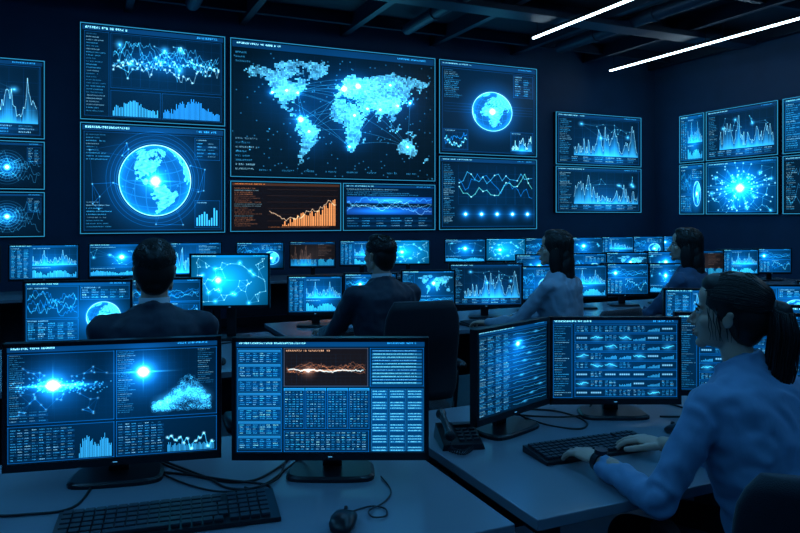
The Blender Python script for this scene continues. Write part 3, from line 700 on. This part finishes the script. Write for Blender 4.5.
# ------------------------------------------------------------------ office chair
def chair(x, y, yaw, top=1.0, seat=.46, bw=.46):
    b = MB()
    def sup(cx, cy, hw, hd, z, n=32, e=.55, f=None):
        r = []
        for i in range(n):
            a = 2*math.pi*i/n; ca, sa = math.cos(a), math.sin(a)
            px = hw*math.copysign(abs(ca)**e, ca); py = hd*math.copysign(abs(sa)**e, sa)
            r.append((cx+px, cy+py+(f(px) if f else 0), z))
        return r
    b.rings([sup(0, .02, .21, .20, seat-.09), sup(0, .02, .245, .235, seat-.075), sup(0, .02, .25, .24, seat-.03), sup(0, .02, .235, .225, seat-.005), sup(0, .02, .18, .18, seat)], 0)
    R = []; z0 = seat+.08; N = 12
    for i in range(N+1):
        t = i/N; zz = z0+(top-z0)*t; s = (1-abs(2*t-1)**6)**.5 if 0 < t < 1 else .55
        lum = -.30+.035*math.sin(math.pi*min(1, t*1.6))-.05*t
        R.append(sup(0, lum, bw/2*(.55+.45*s)*(1-.10*t), .028*(.6+.4*s), zz, f=lambda px: .55*px*px))
    b.rings(R, 0)
    b.box((0, -.26, seat-.05), (.07, .12, .02), 1); b.box((0, -.325, (seat+top)/2-.08), (.06, .02, (top-seat)*.75), 1)
    for sx in (-1, 1):
        b.tube([(sx*.22, -.02, seat-.06), (sx*.29, -.02, seat-.05), (sx*.30, -.02, seat+.10), (sx*.30, -.02, seat+.19)], .014, 10, 1)
        b.rings([sup(sx*.30, .0, .035, .12, seat+.19), sup(sx*.30, .0, .04, .125, seat+.205), sup(sx*.30, .0, .032, .115, seat+.217)], 1)
    b.cyl((0, 0, .10), (0, 0, seat-.08), .028, .022, 14, 1); b.cyl((0, 0, seat-.13), (0, 0, seat-.08), .09, .13, 14, 1)
    for k in range(5):
        a = 2*math.pi*k/5+.3; ca, sa = math.cos(a), math.sin(a)
        b.cyl((0, 0, .115), (.29*ca, .29*sa, .075), .026, .016, 10, 1)
        for q in (-.014, .014):
            c = Vector((.29*ca-q*sa, .29*sa+q*ca, .028)); dd = Vector((-sa, ca, 0))*.009
            b.cyl(c-dd, c+dd, .028, .028, 14, 1)
        b.cyl((.29*ca, .29*sa, .03), (.29*ca, .29*sa, .08), .009, .009, 8, 1)
    b.obj('office_chair', [M_CHAIR, M_BLACK], (x, y, 0), yaw, smooth=True)

# ------------------------------------------------------------------ people
def ik(Sx, Wx, l1, l2, hint):
    S_, W_ = Vector(Sx), Vector(Wx); d = W_-S_; D_ = min(d.length, (l1+l2)*.995); u = d.normalized()
    a = (l1*l1-l2*l2+D_*D_)/(2*D_); h = math.sqrt(max(l1*l1-a*a, 0)); hv = Vector(hint); hv = (hv-u*hv.dot(u)).normalized()
    return S_+u*a+hv*h, S_+u*D_
def hand(b, M, side, curl=1.0):
    b.cyl((0, -.07, 0), (0, .0, 0), .027, .023, 14, 0, M)
    b.ell((0, .0, 0), (.026, .03, .019), 0, M); b.ell((0, .045, 0), (.039, .052, .0145), 0, M)
    b.ell((-side*.022, .03, -.006), (.018, .03, .013), 0, M)
    for k, (bx, by, L) in enumerate(((-.029, .083, .072), (-.010, .090, .080), (.010, .086, .074), (.028, .077, .058))):
        p = Vector((side*bx, by-.01, .001)); a = -.05; pts = [tuple(p)]; rr = [.0095]
        sp = side*(bx*1.6)
        for j, (fr, bd) in enumerate(((.46, .30), (.30, .5), (.24, .45))):
            a -= bd*curl; p = p+Vector((sp*.25*L/.07*fr, math.cos(a)*L*fr, math.sin(a)*L*fr)); pts.append(tuple(p)); rr.append(.0088-.0009*j)
        b.limb(pts, rr, 0, M, 10)
    p0 = Vector((-side*.026, .018, -.004)); p1 = p0+Vector((-side*.026, .026, -.004)); p2 = p1+Vector((-side*.012, .028, -.006)); p3 = p2+Vector((-side*.002, .02, -.006))
    b.limb([tuple(p0), tuple(p1), tuple(p2), tuple(p3)], [.0125, .0105, .0095, .008], 0, M, 10)

def person(name, x, y, yaw, lean, hyaw, hpitch, sex, top, hair, LW, RW, hs=1.0, hres=.0045, roll=0.0, seat=.48, hsc=None):
    root = bpy.data.objects.new(name, None); sc.collection.objects.link(root); root.location = (x, y, 0); root.rotation_euler = (0, 0, yaw); root.empty_display_size = .2
    cl, sl = math.cos(lean), math.sin(lean); f = sex == 'f'
    def L(p):
        px, py, pz = p; pz = seat+(pz-.48)*hs
        if pz > .6:
            dz = pz-.6; return (px, py*cl+dz*sl, .6+dz*cl-py*sl)
        return (px, py, pz)
    ws = .87 if f else 1.0; jk = (top is M_SUIT)
    secs = [(.485, .165, .13, 0), (.54, .19, .145, 0), (.60, .185, .14, .0), (.68, .165 if not f else .16, .125, .0), (.77, .165 if not f else .15, .118, .0), (.87, .182, .125, .0),
            (.95, .198, .13, .0), (1.01, .205, .124, -.006), (1.055, .19, .105, -.012), (1.085, .145, .085, -.014), (1.115, .085, .068, -.012), (1.135, .062, .06, -.008)]
    R = []
    for (z_, hw, hd, oy) in secs:
        hw *= ws if z_ > .62 else 1.0; hd *= (.92 if f else 1.0)
        ring = []
        for i in range(32):
            a = 2*math.pi*i/32; ca, sa = math.cos(a), math.sin(a); e = .82
            ring.append(L((hw*math.copysign(abs(ca)**e, ca), oy+hd*math.copysign(abs(sa)**e, sa), z_)))
        R.append(ring)
    b = MB(); b.rings(R)
    if f:
        for sx in (-1, 1): b.ell(L((sx*.075, .095, .93)), (.062, .05, .06))
    sh = {}
    sw = .178*ws + (.006 if jk else 0)
    for sd, Wt in ((-1, LW), (1, RW)):
        Sp = Vector(L((sd*sw, -.012, 1.035))); E, Wp = ik(Sp, Wt, .285*hs, .255*hs, (sd*.55, -.25, -.9))
        sh[sd] = (Sp, E, Wp)
        k = 1.0 if jk else .9; k *= .92 if f else 1
        m1 = Sp.lerp(E, .4); m2 = E.lerp(Wp, .35); ce = E.lerp(Wp, .93 if jk or hair != 'pony' else .86)
        b.limb([tuple(L((sd*sw*.55, -.012, 1.04))), tuple(Sp), tuple(m1), tuple(E), tuple(m2), tuple(ce)], [.062*k, .067*k, .059*k, .051*k, .050*k, .037*k])
        if not jk:
            dn = (Wp-E).normalized(); b.cyl(tuple(ce-dn*.05), tuple(ce+dn*.006), .041*k, .040*k, 18)
    if jk:
        b.limb([L((-.07, .02, 1.095)), L((-.055, -.045, 1.125)), L((0, -.066, 1.135)), L((.055, -.045, 1.125)), L((.07, .02, 1.095))], [.016, .016, .016, .016, .016])
        b.limb([L((-.07, .02, 1.095)), L((-.05, .11, 1.0)), L((-.01, .135, .88))], [.015, .013, .010]); b.limb([L((.07, .02, 1.095)), L((.05, .11, 1.0)), L((.01, .135, .88))], [.015, .013, .010])
    else:
        b.limb([L((-.03, .075, 1.085)), L((-.06, .02, 1.125)), L((-.052, -.04, 1.14)), L((0, -.06, 1.148)), L((.052, -.04, 1.14)), L((.06, .02, 1.125)), L((.03, .075, 1.085))], [.010]*7)
    g = b.obj('jacket' if jk else 'shirt', [top], parent=root, remesh=.009 if hair != 'pony' else .007, smi=5)
    tx = bpy.data.textures.new(name+'_folds', 'CLOUDS'); tx.noise_scale = .07; tx.noise_depth = 1
    dm = g.modifiers.new('folds', 'DISPLACE'); dm.texture = tx; dm.strength = .020; dm.mid_level = .5; dm.texture_coords = 'LOCAL'
    if not jk:
        t2 = bpy.data.textures.new(name+'_creases', 'WOOD'); t2.noise_scale = .09; t2.turbulence = 14; t2.wood_type = 'BANDNOISE'; t2.noise_basis_2 = 'SIN'
        d2 = g.modifiers.new('creases', 'DISPLACE'); d2.texture = t2; d2.strength = .005; d2.mid_level = .5; d2.texture_coords = 'LOCAL'
    if jk:
        b = MB(); n = 28
        for (rr, z0_, z1_) in ((.059, 1.12, 1.158),):
            ring = [[L((rr*math.cos(2*math.pi*i/n), -.006+rr*1.05*math.sin(2*math.pi*i/n), zz)) for i in range(n)] for zz in (z0_-.03, z1_)]
            b.rings(ring, 0)
        b.ell(L((0, .085, 1.02)), (.05, .045, .075)); b.obj('shirt_collar', [M_WHITE], parent=root, smooth=True)
    b = MB()
    for sd in (-1, 1):
        hip = (sd*.095, .0, seat+.085); kn = (sd*.12, .43, seat+.055); ak = (sd*.12, .40, .12)
        b.limb([hip, (sd*.11, .2, seat+.075), kn, (sd*.12, .42, .3), ak], [.098, .088, .066, .058, .05])
    b.ell((0, 0, seat+.09), (.175, .13, .09)); b.obj('trousers', [M_TROU], parent=root, remesh=.012, smi=4)
    b = MB()
    for sd in (-1, 1):
        b.limb([(sd*.12, .385, .05), (sd*.12, .46, .045), (sd*.125, .56, .032)], [.042, .04, .03]); b.box((sd*.122, .47, .006), (.075, .24, .012))
    b.obj('shoes', [M_SHOE], parent=root, remesh=.008, smi=3)
    b = MB()
    for sd in (-1, 1):
        Sp, E, Wp = sh[sd]; dr = (Wp-E); dr.z = max(dr.z*.25, -.02); dr = dr.normalized()
        dr = (dr+Vector((0, .6, 0))).normalized(); up = Vector((0, 0, 1)); xx = dr.cross(up).normalized(); up = xx.cross(dr)
        M = Matrix(((xx.x, dr.x, up.x, Wp.x), (xx.y, dr.y, up.y, Wp.y), (xx.z, dr.z, up.z, Wp.z), (0, 0, 0, 1)))
        hand(b, M, sd, .75); b.limb([tuple(E.lerp(Wp, .7)), tuple(Wp)], [.03, .024])
    b.obj('hands', [M_SKIN], parent=root, remesh=.003, smi=2)
    if hair == 'pony':
        Sp, E, Wp = sh[-1]; d = (Wp-E).normalized(); c = Wp-d*.012; b = MB()
        b.cyl(tuple(c-d*.011), tuple(c+d*.011), .0315, .030, 24); up = Vector((0, 0, 1)); up = (up-d*up.dot(d)).normalized()
        b.cyl(tuple(c+up*.026), tuple(c+up*.038), .019, .018, 20, 1); b.obj('wristwatch', [M_BLACK, M_STEEL], parent=root, smooth=False)
    # head
    H = Vector(L((0, .0, 1.165))); sc_ = hsc or (.97 if f else 1.0)
    MH = Matrix.Translation(H) @ Matrix.Rotation(hyaw, 4, 'Z') @ Matrix.Rotation(roll, 4, 'Y') @ Matrix.Rotation(-hpitch, 4, 'X') @ Matrix.Translation((0, .02, .10)) @ Matrix.Scale(sc_, 4)
    b = MB(); nk = ws*(.93 if f else 1)
    b.limb([L((0, -.012, 1.06)), tuple(H.lerp(MH @ Vector((0, -.02, -.05)), .5)), tuple(MH @ Vector((0, -.026, -.04)))], [.058*nk, .051*nk, .055*nk])
    e = lambda c, r: b.ell(c, r, 0, MH, 24, 16)
    e((0, -.015, .03), (.075, .095, .085)); e((0, .025, -.03), (.062, .064, .075)); e((0, .028, -.072), (.050, .054, .035)); e((0, .070, -.098), (.022, .018, .016))
    e((-.04, .05, -.025), (.024, .026, .024)); e((.04, .05, -.025), (.024, .026, .024)); e((0, .070, .020), (.05, .014, .012)); e((0, .055, .05), (.055, .03, .04))
    b.limb([(0, .082, .008), (0, .097, -.018), (0, .109, -.036)], [.0075, .0085, .0095], 0, MH, 12)
    e((-.010, .094, -.040), (.008, .011, .0075)); e((.010, .094, -.040), (.008, .011, .0075)); e((0, .083, -.066), (.024, .012, .014))
    e((0, .088, -.0615), (.02, .0095, .006)); e((0, .087, -.073), (.018, .0095, .007))
    for sx in (-1, 1):
        e((sx*.076, -.010, -.010), (.0065, .016, .027)); e((sx*.079, -.016, .006), (.0065, .012, .011))
        if not f: e((sx*.060, .01, -.06), (.012, .03, .03))
    b.obj('head', [M_SKIN], parent=root, remesh=hres, smi=3)
    b = MB(); b.ell((0, .0925, -.0620), (.020, .0075, .0046), 0, MH); b.ell((0, .0915, -.0720), (.017, .0075, .0055), 0, MH); b.obj('lips', [M_LIP], parent=root, smooth=True)
    b = MB()
    for sx in (-1, 1):
        b.ell((sx*.031, .074, .0), (.0135, .0115, .0085), 0, MH); b.ell((sx*.031, .0835, .0), (.0055, .003, .0055), 1, MH)
        b.tube([MH @ Vector(p) for p in ((sx*.016, .085, .017), (sx*.03, .086, .0215), (sx*.047, .074, .016))], [.0025, .003, .0018], 6, 2)
        b.tube([MH @ Vector(p) for p in ((sx*.018, .083, .006), (sx*.031, .087, .0095), (sx*.045, .077, .005))], [.0016, .0022, .0016], 6, 2)
    b.obj('eyes', [M_EYEW, M_IRIS, M_HAIR], parent=root, smooth=True)
    # hair
    rs = random.Random(name); b = MB(); e = lambda c, r: b.ell(c, r, 0, MH, 24, 16)
    ec = Vector((0, -.022, .045)); er = Vector((.082, .100, .081)) if not f else Vector((.085, .101, .085))
    e(ec, er); e((0, -.05, -.003), (.0785, .066, .082))
    if hair == 'short': e((0, .02, .098), (.055, .05, .028)); e((0, -.062, -.045), (.058, .045, .05))
    if hair == 'long':
        e((0, -.065, -.05), (.080, .058, .10)); e((0, -.078, -.11), (.084, .058, .12)); e((0, -.090, -.18), (.080, .050, .10)); e((0, -.095, -.25), (.062, .038, .08)); e((.070, -.015, -.07), (.020, .044, .10)); e((-.070, -.015, -.07), (.020, .044, .10)); e((0, .01, .10), (.06, .06, .03))
    TP = ((-.115, .035, .022), (-.140, .022, .034), (-.152, -.05, .042), (-.148, -.13, .041), (-.138, -.21, .035), (-.128, -.29, .024), (-.122, -.35, .012))
    if hair == 'pony':
        e((0, .03, .085), (.062, .05, .036)); e((0, -.105, .03), (.036, .03, .034)); b.limb([(0, p[0], p[1]) for p in TP[:6]], [.024, .033, .038, .036, .028, .014], 0, MH, 16)
        e((.068, -.010, .010), (.014, .036, .034)); e((-.068, -.010, .010), (.014, .036, .034)); e((0, -.05, -.04), (.066, .05, .055))
    b.obj('hair', [M_HAIR], parent=root, remesh=.005, smi=4)
    b = MB()
    def surf(dv, k=1.015):
        dv = Vector(dv).normalized(); return ec+Vector((dv.x*er.x, dv.y*er.y, dv.z*er.z))*k
    if hair == 'pony':
        tie = Vector((0, -1.0, -.10)).normalized()
        for i in range(340):
            a = rs.uniform(-2.5, 2.5); s_ = Vector((math.sin(a), math.cos(a)*.9+.1, rs.uniform(-.15, .75)+.25*math.cos(a)))
            s_.normalize(); pts = []; kk = rs.uniform(0, .02)
            for k in range(9):
                t = k/8; dv = s_.lerp(tie, t); pts.append(surf(dv, 1.004+kk+rs.uniform(0, .004)))
            b.tube([MH @ p for p in pts], [.0008]+[.0016]*7+[.0015], 5)
        for i in range(260):
            a = rs.uniform(0, 6.28); q = rs.uniform(.6, 1.12); ox, oz = math.cos(a)*q, math.sin(a)*q; tl = rs.uniform(.85, 1.15); pts = []; wv = rs.uniform(0, 6)
            for j, (yy, zz, r_) in enumerate(TP):
                zz = .03+(zz-.03)*tl; pts.append((ox*r_+.003*math.sin(j*1.2+wv), yy-oz*r_*.9+.003*math.cos(j*1.2+wv), zz))
            b.tube([MH @ Vector(p) for p in pts], [.0016, .0018, .0018, .0018, .0016, .0012, .0005], 5)
        for i in range(34):
            sx = rs.choice((-1, 1)); yy = rs.uniform(-.03, .05); q = Vector((sx*.074, yy, .02)); pts = [q]
            for k in range(1, 6): pts.append(q+Vector((sx*.004*math.sin(k), -.003*k+rs.uniform(-.003, .003), -.019*k)))
            b.tube([MH @ p for p in pts], [.001, .0012, .0012, .001, .0008, .0004], 4)
    elif hair == 'short':
        for i in range(700):
            s_ = Vector((rs.uniform(-1, 1), rs.uniform(-1, .75), rs.uniform(-.25, 1)))
            if s_.length < .3: continue
            s_.normalize(); fl = Vector((s_.x*.3+rs.uniform(-.2, .2), -.8, -.35 if s_.z < .5 else .1)); pts = []
            for k in range(4): pts.append(surf(s_+fl*k*.07, 1.0+.016*math.sin(k*.9)))
            b.tube([MH @ p for p in pts], [.0010, .0014, .0012, .0005], 4)
    else:
        for i in range(300):
            a = rs.uniform(.35, 5.93); s_ = Vector((0.02*math.sin(a), rs.uniform(-.3, .6), 1)); out = Vector((math.sin(a), math.cos(a), 0)); pts = []
            for k in range(5):
                t = k/4; pts.append(surf(s_.lerp(out*1.0+Vector((0, 0, -.2)), t), 1.01))
            base = pts[-1].copy()
            for k in range(1, 6):
                t = k/5; pts.append(Vector((base.x*(1-.22*t*t)+rs.uniform(-.004, .004), base.y*(1-t)+(-.09+(.03 if abs(base.x) > .05 else -.04))*t, base.z-.29*t)))
            b.tube([MH @ p for p in pts], [.0015]+[.0022]*8+[.0008], 5)
    b.obj('hair_strands', [M_HAIR], parent=root, smooth=True)
    return root

person('seated_woman', 1.630, 1.215, D(2), D(17), D(31), D(-3), 'f', M_SHIRT, 'pony', (-.270, .40, .797), (.01, .42, .797), hs=.985, hres=.0035, hsc=.91)
chair(1.60, 1.17, D(-38), top=.97)
person('seated_man', .25, 2.93, D(-5), D(2), D(0), D(-4), 'm', M_SUIT, 'short', (-.16, .50, .795), (.18, .50, .795), hs=1.03)
chair(.25, 2.90, D(-5), top=.93)
person('seated_man', 1.57, 3.66, D(8), D(8), D(14), D(-3), 'm', M_SUIT, 'short', (-.18, .46, .795), (.16, .46, .795), hs=1.02, hsc=.96)
chair(1.64, 3.58, D(-8), top=1.06, bw=.44)
person('seated_woman', 2.78, 3.62, D(22), D(6), D(26), D(-2), 'f', M_SHIRT2, 'long', (-.20, .47, .795), (.10, .48, .795), hs=1.04)
chair(2.83, 3.56, D(10), top=.95)
person('seated_woman', 3.80, 3.54, D(16), D(5), D(28), D(-2), 'f', M_SHIRT3, 'long', (-.18, .46, .795), (.12, .46, .795), hs=1.05)
chair(3.82, 3.50, D(8), top=.93)

# ------------------------------------------------------------------ world / camera
w = bpy.data.worlds.new('World'); sc.world = w; w.use_nodes = True
w.node_tree.nodes['Background'].inputs['Color'].default_value = (0.01, 0.03, 0.08, 1)
w.node_tree.nodes['Background'].inputs['Strength'].default_value = 0.3
cam = bpy.data.cameras.new('camera'); co = bpy.data.objects.new('camera', cam); sc.collection.objects.link(co)
co.location = (0, 0, 1.5); co.rotation_euler = (math.pi/2, 0, D(-24.2)); cam.lens = 31.5; cam.sensor_width = 36; cam.shift_y = -.063
cam.clip_start = .02
sc.camera = co
